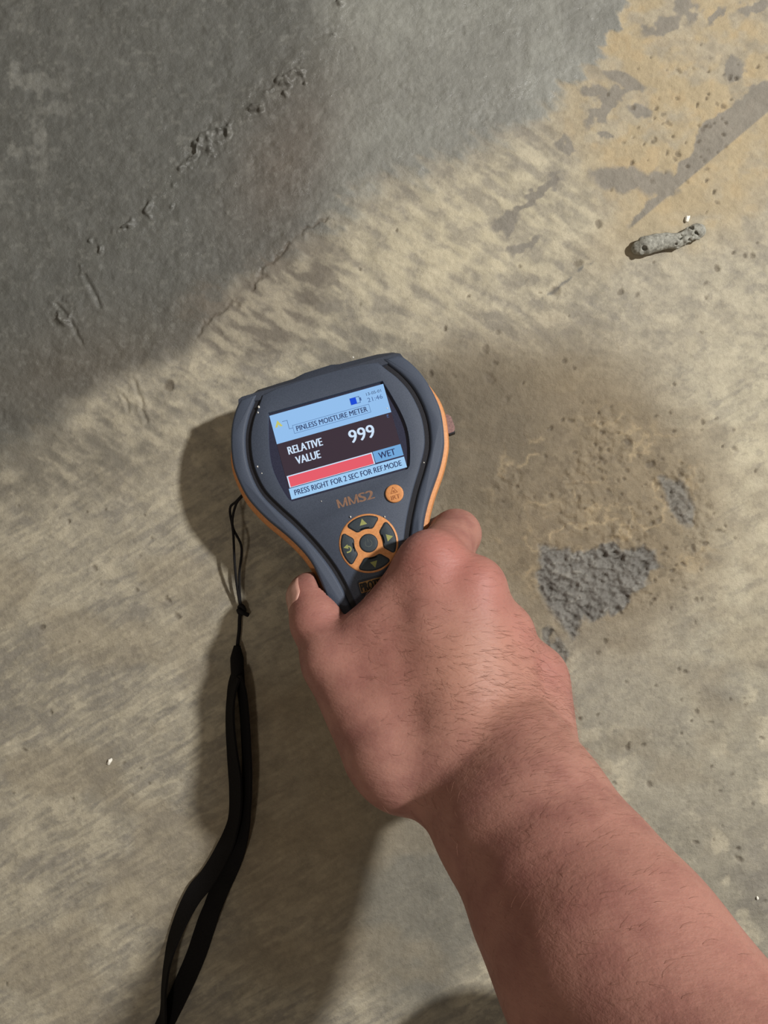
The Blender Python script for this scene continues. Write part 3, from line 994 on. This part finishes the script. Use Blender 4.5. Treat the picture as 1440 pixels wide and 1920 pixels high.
# ------------------------------------------------------------------ the hand and forearm (millimetres, world axes)
def build_hand():
    F = Field((-60, -215, -6), (150, 18, 250), 1.15)
    A = np.array
    # forearm: two bones side by side make the oval section
    lat = A((.80, .58, .12))
    sect = [((42.5, -100.5, 86), 67, 45), ((50.6, -111.0, 104), 62, 46), ((61.6, -126.4, 127.5), 65, 52), ((69.4, -136.4, 147), 69, 57), ((89, -161, 193), 77, 68), ((116, -191, 250), 86, 77)]
    for (c0, w0, t0), (c1, w1, t1) in zip(sect[:-1], sect[1:]):
        for s in (-1, 0, 1):
            F.cone(A(c0) + lat * s * (w0 - t0) / 2, A(c1) + lat * s * (w1 - t1) / 2, t0 / 2, t1 / 2, 9)
    # metacarpals
    idx, mid, rng, lit = A((20.5, -23.5, 57)), A((37.0, -31.6, 61)), A((50.0, -50.5, 58)), A((66.0, -68.8, 51))
    ci, cm, cr, cl = A((26, -90, 80)), A((36, -94, 83)), A((47, -97, 81)), A((57, -98, 74))
    for a, b, ra, rb in ((idx, ci, 14.0, 17), (mid, cm, 13.2, 17), (rng, cr, 12.0, 17), (lit, cl, 10.8, 16)):
        F.cone(a, b, ra, rb, 7)
    F.cone(idx * .5 + mid * .5 - A((0, 6, 6)), ci * .5 + cm * .5, 13, 16, 7)
    F.cone(rng * .5 + lit * .5 - A((2, 4, 8)), cr * .5 + cl * .5 - A((0, 0, 6)), 12, 16, 7)
    F.cone(idx * .5 + mid * .5 + A((1, -14, 5)), ci * .5 + cm * .5 + A((0, 6, 2)), 12, 14, 7)
    F.cone(mid * .5 + rng * .5 + A((-1, -8, 3)), cm * .5 + cr * .5 + A((0, 4, 1)), 11, 14, 7)
    # heel of the hand on the little finger side
    F.cone((66, -77, 50), (62, -97, 66), 13.5, 17.5, 8)
    # palm
    F.cone((24, -55, 56), (34, -88, 68), 13, 18, 8)
    # thumb: metacarpal, phalanges, ball
    tc, tm, ti, tt = A((2, -92, 70)), A((-20.5, -63.5, 53)), A((-29.2, -48.5, 43)), A((-32.9, -37.6, 34))
    F.cone(tc, tm, 20.5, 14.2, 8)
    F.cone(tm, ti, 13.4, 11.0, 5)
    F.cone(ti, tt, 11.6, 10.8, 4)
    F.cone((8, -100, 76), (30, -96, 80), 19, 18, 8)
    # first web: the muscle between thumb and index
    F.cone((1.0, -50, 56), (12, -72, 67), 12.5, 16, 8)
    F.cone((-10, -60, 54), (4, -74, 64), 11, 15, 8)
    F.cone((-2.5, -47.5, 55), (20, -20.5, 57), 11.2, 12.5, 7)
    F.cone((-8, -55, 55), (18, -48, 62), 11, 14, 8)
    # webs between the knuckles
    for a, b, r in ((idx, mid, 13), (mid, rng, 12), (rng, lit, 11)):
        F.cone(a - A((1, 2, 1)), b - A((1, 2, 1)), r, r - .6, 6)
    # fingers curled down the far flank and under the handle
    ip, mp, rp, lp = A((33.0, -10.2, 27)), A((43.0, -31.5, 26)), A((54.5, -53.0, 24)), A((68.0, -71.5, 22))
    for k0, p, d, t, r0, r1, r2 in ((idx, ip, A((21, -14, 10.5)), A((5, -20, 11)), 13.2, 11.4, 9.2), (mid, mp, A((26, -36, 10.5)), A((8, -38, 11)), 12.6, 10.8, 9.2),
                                    (rng, rp, A((36, -55, 10.5)), A((18, -56, 12)), 11.5, 10.0, 8.6), (lit, lp, A((50, -74, 9.5)), A((34, -74, 11)), 10.4, 9.0, 7.8)):
        F.cone(k0, p, r0, r1, 3.0)
        F.cone(p, d, r1, r2, 2.0)
        F.cone(d, t, r2, r2 * .86, 2.0)
    # knuckle heads and tendons on the back
    for k0, c0, r in ((idx, ci, 7.5), (mid, cm, 7.5), (rng, cr, 6.5), (lit, cl, 6.0)):
        up = A((-.15, .1, 1.0))
        F.cone(k0 + up * (13.2 - r) * .92, k0 + up * (13.0 - r) * .9 + (c0 - k0) * .10, r, r, 5)
    # ulna head at the wrist
    F.cone((69, -108, 99), (76, -117, 112), 7, 7, 12)
    # the flesh gives way to the meter it holds
    sl, (X, Y, Z) = F.grid(A((-60., -215, -6)), A((80., 18, 90)))
    dx, dy, dz = X - METER_O.x * 1000, Y - METER_O.y * 1000, Z - METER_O.z * 1000
    lx = dx * Ux.x + dy * Ux.y + dz * Ux.z
    ly = dx * Vy.x + dy * Vy.y + dz * Vy.z
    lz = dx * Nz.x + dy * Nz.y + dz * Nz.z
    ry = [p[1] for p in right_edge][::-1]
    half = np.interp(ly, ry, [p[0] for p in right_edge][::-1]) + 1.6
    bz = np.interp(ly, [-60, -14], [-23.5, -30.5])
    dev = np.maximum.reduce([np.abs(lx) - half, lz - .6, bz - lz, -128.5 - ly, ly - 36])
    F.vol[sl] = np.maximum(F.vol[sl], -dev)
    P, Q = F.mesh(3)
    # clip: the open elbow end stays out of sight inside the sleeve
    P = P * MM
    me = quad_mesh('person', P, Q)
    # skin tone masks
    def near(c, r):
        return np.exp(-(((P * 1000 - np.array(c)) ** 2).sum(1)) / (r * r))
    red = .9 * near((24, -18, 66), 16) + .55 * near((40, -30, 72), 12) + .45 * near((53, -50, 68), 12) + .5 * near((66, -68, 60), 12) + .5 * near((-30, -45, 44), 14) \
        + .45 * near((-34, -34, 18), 12) + .5 * near((60, -128, 138), 26) + .35 * near((5, -60, 66), 24) + .3 * near((95, -150, 170), 40)
    at = me.attributes.new('flush', 'FLOAT', 'POINT')
    at.data.foreach_set('value', np.clip(red, 0, 1).astype(np.float32))
    yel = .8 * near((34, -62, 80), 26) + .5 * near((62, -105, 98), 20) + .4 * near((90, -132, 130), 22) + .5 * near((-26, -34, 30), 7) + .1 * near((75, -128, 175), 48)
    at = me.attributes.new('tan', 'FLOAT', 'POINT')
    at.data.foreach_set('value', np.clip(yel, 0, 1).astype(np.float32))
    return me


def skin_material():
    m = new_mat('skin', (176, 124, 108), .52, .35)
    nt, p = nodes_of(m)
    p.inputs['Subsurface Weight'].default_value = .12
    p.inputs['Subsurface Radius'].default_value = (1.0, .35, .2)
    p.inputs['Subsurface Scale'].default_value = .002

    def attr(n):
        a = nt.nodes.new('ShaderNodeAttribute')
        a.attribute_name = n
        return a.outputs['Fac']

    def mixc(a, b, fac):
        x = nt.nodes.new('ShaderNodeMix')
        x.data_type = 'RGBA'
        if isinstance(a, tuple):
            x.inputs['A'].default_value = a
        else:
            nt.links.new(a, x.inputs['A'])
        x.inputs['B'].default_value = b
        nt.links.new(fac, x.inputs['Factor'])
        return x.outputs['Result']

    def ramp(n, lo, hi, top=1.0):
        r = nt.nodes.new('ShaderNodeMapRange')
        r.inputs['From Min'].default_value = lo
        r.inputs['From Max'].default_value = hi
        r.inputs['To Max'].default_value = top
        nt.links.new(n.outputs[0], r.inputs[0])
        return r.outputs[0]
    base = rgba((165, 119, 106))
    mott = noise_node(nt, 75, 4, .6)
    fine = noise_node(nt, 900, 4, .6)
    c = mixc(base, rgba((146, 100, 91)), ramp(mott, .42, .66))
    c = mixc(c, rgba((174, 129, 109)), attr('tan'))
    c = mixc(c, rgba((170, 110, 100)), attr('flush'))
    c = mixc(c, rgba((134, 91, 80)), ramp(fine, .55, .8, .45))
    nt.links.new(c, p.inputs['Base Color'])
    # creases across the back of the hand, pores
    cre = noise_node(nt, 150, 5, .65, stretch=(1.0, 4.2, 1.6), rot=(0, 0, math.radians(-12)))
    b0 = nt.nodes.new('ShaderNodeBump')
    b0.inputs['Strength'].default_value = .27
    b0.inputs['Distance'].default_value = .0016
    nt.links.new(cre.outputs[0], b0.inputs['Height'])
    b1 = nt.nodes.new('ShaderNodeBump')
    b1.inputs['Strength'].default_value = .3
    b1.inputs['Distance'].default_value = .0004
    nt.links.new(fine.outputs[0], b1.inputs['Height'])
    nt.links.new(b0.outputs[0], b1.inputs['Normal'])
    nt.links.new(b1.outputs[0], p.inputs['Normal'])
    return m


M_skin = skin_material()
hand_me = build_hand()
person = link_mesh('person', hand_me, M_skin)
tag(person, 'bare hand and forearm of a person gripping the moisture meter on the floor', 'person')


def nail(parent):
    """thumb nail: a curved plate on the outer side of the thumb tip"""
    c = Vector((-32.9, -37.6, 34))
    ax = (Vector((-32.9, -37.6, 34)) - Vector((-29.2, -48.5, 43))).normalized()
    out = Vector((-.93, -.12, .38))
    out = (out - ax * out.dot(ax)).normalized()
    side = ax.cross(out)
    V, Fc = [], []
    nu, nv = 10, 12
    for i in range(nu + 1):
        for j in range(nv + 1):
            t = -7.5 + 14.0 * i / nu
            a = math.radians(-52 + 104 * j / nv) * (1.0 if i > 2 else .72 + .1 * i)
            r = 11.05 - (.5 if i == 0 else 0)
            if t > 0:
                r -= .075 * t ** 2
            V.append((c + ax * t + (out * math.cos(a) + side * math.sin(a)) * r) * MM)
    for i in range(nu):
        for j in range(nv):
            a = i * (nv + 1) + j
            Fc.append((a, a + 1, a + nv + 2, a + nv + 1))
    m = grain(new_mat('nail', rough=.32, spec=.5), 400, (178, 132, 118), (192, 148, 132))
    o = mesh_obj('thumb_nail', V, Fc, m, parent)
    md = o.modifiers.new('thickness', 'SOLIDIFY')
    md.thickness = .0006
    md.offset = 0
    o['label'] = 'pale pink thumb nail'


nail(person)


def arm_hair(parent):
    """fine short hairs on the back of the hand and forearm"""
    n = len(hand_me.vertices)
    co = np.zeros(n * 3, np.float32)
    no = np.zeros(n * 3, np.float32)
    hand_me.vertices.foreach_get('co', co)
    hand_me.vertices.foreach_get('normal', no)
    co, no = co.reshape(-1, 3), no.reshape(-1, 3)
    mm = co * 1000
    dens = np.exp(-(((mm - np.array((50, -78, 80))) / np.array((26, 26, 40))) ** 2).sum(1)) + .18 * np.exp(-(((mm - np.array((70, -120, 125))) / np.array((34, 30, 50))) ** 2).sum(1)) \
        + .25 * np.exp(-(((mm - np.array((10, -50, 66))) / np.array((22, 22, 30))) ** 2).sum(1))
    dens *= (no[:, 2] > .15)
    pick = RNG.choice(n, 1150, replace=False, p=dens / dens.sum())
    V, Fc = [], []
    for i in pick:
        p, nn = Vector(co[i]), Vector(no[i])
        g = Vector((1.0 + RNG.normal(0, .25), -.28 + RNG.normal(0, .3), -.25))
        g = (g - nn * g.dot(nn)).normalized()
        sd_ = nn.cross(g)
        L = RNG.uniform(.004, .0085)
        bend = RNG.normal(0, .2)
        pts = [p - nn * .0002, p + g * L * .35 + nn * L * .10, p + g * L * .7 + nn * L * .13 + sd_ * L * bend * .3, p + g * L + nn * L * .11 + sd_ * L * bend]
        b = len(V)
        for q, r in zip(pts, (4.0e-5, 3.6e-5, 2.8e-5, 1.0e-5)):
            V += [q + sd_ * r, q - sd_ * r, q + nn * r * 1.2]
        for k in range(3):
            for j in range(3):
                a0, a1 = b + k * 3 + j, b + k * 3 + (j + 1) % 3
                Fc.append((a0, a1, a1 + 3, a0 + 3))
    m = grain(new_mat('hair', rough=.55, spec=.3), 400, (132, 92, 76), (156, 112, 94))
    o = mesh_obj('arm_hair', V, Fc, m, parent)
    o['kind'] = 'stuff'


arm_hair(person)

# ------------------------------------------------------------------ wrist strap
M_web = grain(new_mat('black_webbing', rough=.85, spec=.15), 2400, (13, 12, 12), (26, 24, 23), .5, .0003)
M_cord = grain(new_mat('black_cord', rough=.8, spec=.2), 3000, (16, 15, 16), (30, 28, 29), .4, .0002)
strap = empty('wrist_strap', (fx(447), fy(1211), 0))
tag(strap, 'black webbing wrist strap lying slack on the concrete, tied to the meter by thin cord', 'wrist strap')


def tube(name, pts, r, mat, parent, n=10, base=None):
    """round cord through 3-D points (metres)"""
    P = resample(pts, n * (len(pts) - 1))
    V, Fc, k = [], [], 8
    for i, p in enumerate(P):
        t = (P[min(i + 1, len(P) - 1)] - P[max(i - 1, 0)]).normalized()
        a = t.cross(Vector((0, 0, 1)))
        a = a.normalized() if a.length > 1e-5 else Vector((1, 0, 0))
        b = a.cross(t)
        rr = r(i / (len(P) - 1)) if callable(r) else r
        for j in range(k):
            th = 2 * math.pi * j / k
            V.append(p + (a * math.cos(th) + b * math.sin(th)) * rr - base)
    for i in range(len(P) - 1):
        for j in range(k):
            Fc.append((i * k + j, i * k + (j + 1) % k, (i + 1) * k + (j + 1) % k, (i + 1) * k + j))
    Fc.append(tuple(range(k))[::-1])
    Fc.append(tuple(range((len(P) - 1) * k, len(P) * k)))
    return mesh_obj(name, V, Fc, mat, parent)


def ribbon(name, pts, mat, parent, base, thick=.0011):
    """woven strap: pts are (u, v in image pixels at floor level, visible width in image pixels, lift in mm)"""
    W = 9.6 * MM
    ctr = resample([(fx(u), fy(v), 0) for u, v, w, l in pts], 90)
    xs_ = np.linspace(0, 1, len(pts))
    seen = np.interp(np.linspace(0, 1, 90), xs_, [w for _, _, w, _ in pts]) / PX_PER_M
    lift = np.interp(np.linspace(0, 1, 90), xs_, [l for *_, l in pts]) * MM
    V, Fc = [], []
    for i, p in enumerate(ctr):
        t = (ctr[min(i + 1, 89)] - ctr[max(i - 1, 0)]).normalized()
        lat = Vector((-t.y, t.x, 0)).normalized()
        cs = max(.12, min(1.0, seen[i] / W))
        sn = math.sqrt(1 - cs * cs)
        wv = lat * cs + Vector((0, 0, 1)) * sn
        nv = (t.cross(wv)).normalized()
        c = p + Vector((0, 0, .0013 + sn * W / 2 + lift[i]))
        for su, sv in ((-1, -1), (1, -1), (1, 1), (-1, 1)):
            V.append(c + wv * su * W / 2 + nv * sv * thick / 2 - base)
    for i in range(89):
        for j in range(4):
            Fc.append((i * 4 + j, i * 4 + (j + 1) % 4, (i + 1) * 4 + (j + 1) % 4, (i + 1) * 4 + j))
    Fc += [(3, 2, 1, 0), (356, 357, 358, 359)]
    return mesh_obj(name, V, Fc, mat, parent, True, 30)


SB = Vector(strap.location)
fl = lambda u, v, z: Vector((fx(u), fy(v), z))
lug = METER_M @ Vector((-.0487, -.0085, -.0145))
tube('cord', [lug, lug.lerp(fl(441, 953, .013), .55), fl(441, 955, .013), fl(446, 996, .012), fl(447, 1059, .009), fl(450, 1112, .005), fl(454, 1142, .0026)], .0006, M_cord, strap, base=SB)
tube('cord', [lug + Vector((.0004, 0, -.001)), lug.lerp(fl(442, 960, .013), .6), fl(445, 985, .012), fl(459, 1024, .009), fl(453, 1075, .006), fl(453, 1120, .004), fl(455, 1142, .003)], .0006, M_cord, strap, base=SB)
tube('cord', [fl(454, 1142, .0028), fl(451, 1158, .0022), fl(450, 1180, .002), fl(448, 1200, .0025), fl(447, 1220, .003)], .0009, M_cord, strap, base=SB)
tube('knot', [fl(450, 1138, .002), fl(456, 1134, .004), fl(460, 1143, .003), fl(453, 1150, .002), fl(450, 1142, .004), fl(458, 1146, .0045), fl(466, 1152, .002)], .0011, M_cord, strap, base=SB)
tube('strap_end', [fl(447, 1208, .0034), fl(447, 1216, .0036), fl(447, 1236, .0036), fl(448, 1262, .0034), fl(449, 1280, .0030)], lambda t: .0016 + .0017 * min(1, t * 3.2), M_web, strap, base=SB)
ribbon('webbing', [(447, 1262, 21, .5), (440, 1284, 18, 0), (436, 1320, 20, 0), (436, 1360, 23, 0), (440, 1410, 27, 0), (445, 1465, 26, 0), (444, 1520, 23, 0), (434, 1560, 29, 0), (416, 1600, 30, 0),
                   (392, 1640, 32, .2), (366, 1672, 27, 0), (341, 1722, 22, 0), (323, 1776, 16, 0), (314, 1838, 15, 0), (312, 1895, 17, 0), (302, 1940, 22, 0), (286, 1985, 28, 0), (262, 2010, 32, 0)], M_web, strap, SB)
ribbon('webbing', [(448, 1262, 21, .5), (457, 1290, 20, 0), (462, 1335, 20, 0), (465, 1385, 20, 0), (467, 1435, 21, 0), (465, 1490, 23, 0), (458, 1540, 31, 0), (447, 1580, 39, 1.2), (433, 1620, 35, 1.4), (415, 1660, 32, .8),
                   (389, 1728, 39, 0), (368, 1790, 39, 0), (341, 1852, 35, 0), (318, 1900, 32, 0), (292, 1950, 30, 1.3), (270, 1985, 30, 1.4), (250, 2008, 32, 1.2)], M_web, strap, SB)


# ------------------------------------------------------------------ cement lump and chips on the floor
def build_lump():
    F = Field((-26, -14, -1), (26, 14, 13), .4)
    pts = [((-19, -4, 3.0), 4.0), ((-14, -3, 4.2), 5.2), ((-8, -1.6, 4.0), 5.0), ((-2, -.6, 3.8), 4.5), ((4, -.8, 3.4), 4.2), ((10, 1.2, 3.2), 3.8), ((13.5, 3.4, 3.4), 4.0), ((18, 4.6, 4.2), 4.4)]
    F.chain(pts, 2)
    for _ in range(70):
        t = random.random() * (len(pts) - 1)
        i = int(t)
        c = Vector(pts[i][0]).lerp(Vector(pts[i + 1][0]), t - i)
        d = Vector((random.uniform(-.3, .3), random.uniform(-1, 1), random.uniform(-.1, 1))).normalized()
        q = c + d * random.uniform(3.2, 4.2)
        r = random.uniform(.8, 1.9)
        F.cone(q, q + Vector((.1, 0, 0)), r, r, .7, sub=random.random() < .3)
    P, Q = F.mesh(1)
    P[:, 2] = np.maximum(P[:, 2], -.2)
    me = quad_mesh('cement_lump', P * MM, Q)
    m = grain(new_mat('lump_cement', rough=.8, spec=.3), 500, (108, 107, 98), (166, 165, 154), .6, .0006)
    o = link_mesh('cement_lump', me, m)
    o.location = (fx(1250), fy(454), .0004)
    o.rotation_euler = (0, 0, math.radians(2))
    o.scale = (.80, .80, .72)
    return tag(o, 'knobbly grey cement lump lying on ochre stained concrete beside the straight joint', 'cement lump')


build_lump()

M_chip = grain(new_mat('white_chip', rough=.7, spec=.4), 700, (222, 218, 204), (244, 240, 228), .3)


def chip(u, v, rx, ry, rz, rot, label):
    bm = bmesh.new()
    bmesh.ops.create_icosphere(bm, subdivisions=2, radius=1)
    for w in bm.verts:
        w.co *= 1 + random.uniform(-.22, .22)
    bmesh.ops.scale(bm, verts=bm.verts, vec=(rx * MM, ry * MM, rz * MM))
    me = bpy.data.meshes.new('plaster_chip')
    bm.to_mesh(me)
    bm.free()
    o = link_mesh('plaster_chip', me, M_chip, None, False)
    o.location = (fx(u), fy(v), rz * MM * .7)
    o.rotation_euler = (0, 0, math.radians(rot))
    return tag(o, label, 'plaster chip', 'white chips on the concrete')


chip(206, 1427, 1.0, 1.8, .8, -28, 'white plaster chip on streaked concrete out beside the black wrist strap')
chip(1288, 411, 1.2, 1.7, .9, -20, 'pale plaster chip lying just above the grey cement lump')
chip(1419, 1683, .7, 1.1, .6, 10, 'tiny white plaster chip on blotchy concrete beside the forearm')


# ------------------------------------------------------------------ the kneeling person beyond the frame: sleeve, trouser leg, shoe
M_boot = grain(new_mat('boot_leather', rough=.5, spec=.4), 700, (26, 26, 28), (40, 38, 36), .3)
M_cloth = grain(new_mat('work_cloth', rough=.9, spec=.15), 900, (48, 52, 60), (62, 66, 74), .5, .0005)


def cloth_tube(name, pts, mat, n=28):
    P = resample([p[0] for p in pts], 40)
    R = np.interp(np.linspace(0, 1, 40), np.linspace(0, 1, len(pts)), [p[1] for p in pts])
    V, Fc = [], []
    for i, p in enumerate(P):
        t = (P[min(i + 1, 39)] - P[max(i - 1, 0)]).normalized()
        a = t.cross(Vector((.3, .1, .9))).normalized()
        b = a.cross(t)
        for j in range(n):
            th = 2 * math.pi * j / n
            r = R[i] * (1 + .03 * math.sin(3 * th + i * .7) + .02 * math.sin(i * 1.9 + th))
            V.append((p + (a * math.cos(th) + b * math.sin(th)) * r) * MM)
    for i in range(39):
        for j in range(n):
            Fc.append((i * n + j, i * n + (j + 1) % n, (i + 1) * n + (j + 1) % n, (i + 1) * n + j))
    Fc.append(tuple(range(n))[::-1])
    Fc.append(tuple(range(39 * n, 40 * n)))
    return mesh_obj(name, V, Fc, mat, person)


cloth_tube('sleeve', [((112, -187, 241), 48), ((142, -210, 300), 60), ((175, -330, 420), 66), ((170, -460, 560), 78)], M_cloth)
cloth_tube('trouser_leg', [((240, -470, 60), 52), ((180, -340, 66), 54), ((118, -222, 112), 50), ((165, -310, 190), 66), ((210, -480, 270), 88)], M_cloth)
shoe_pts = [((235, -470, 62), 40), ((262, -530, 58), 42), ((282, -580, 46), 40), ((296, -630, 32), 28)]
cloth_tube('work_shoe', shoe_pts, M_boot)
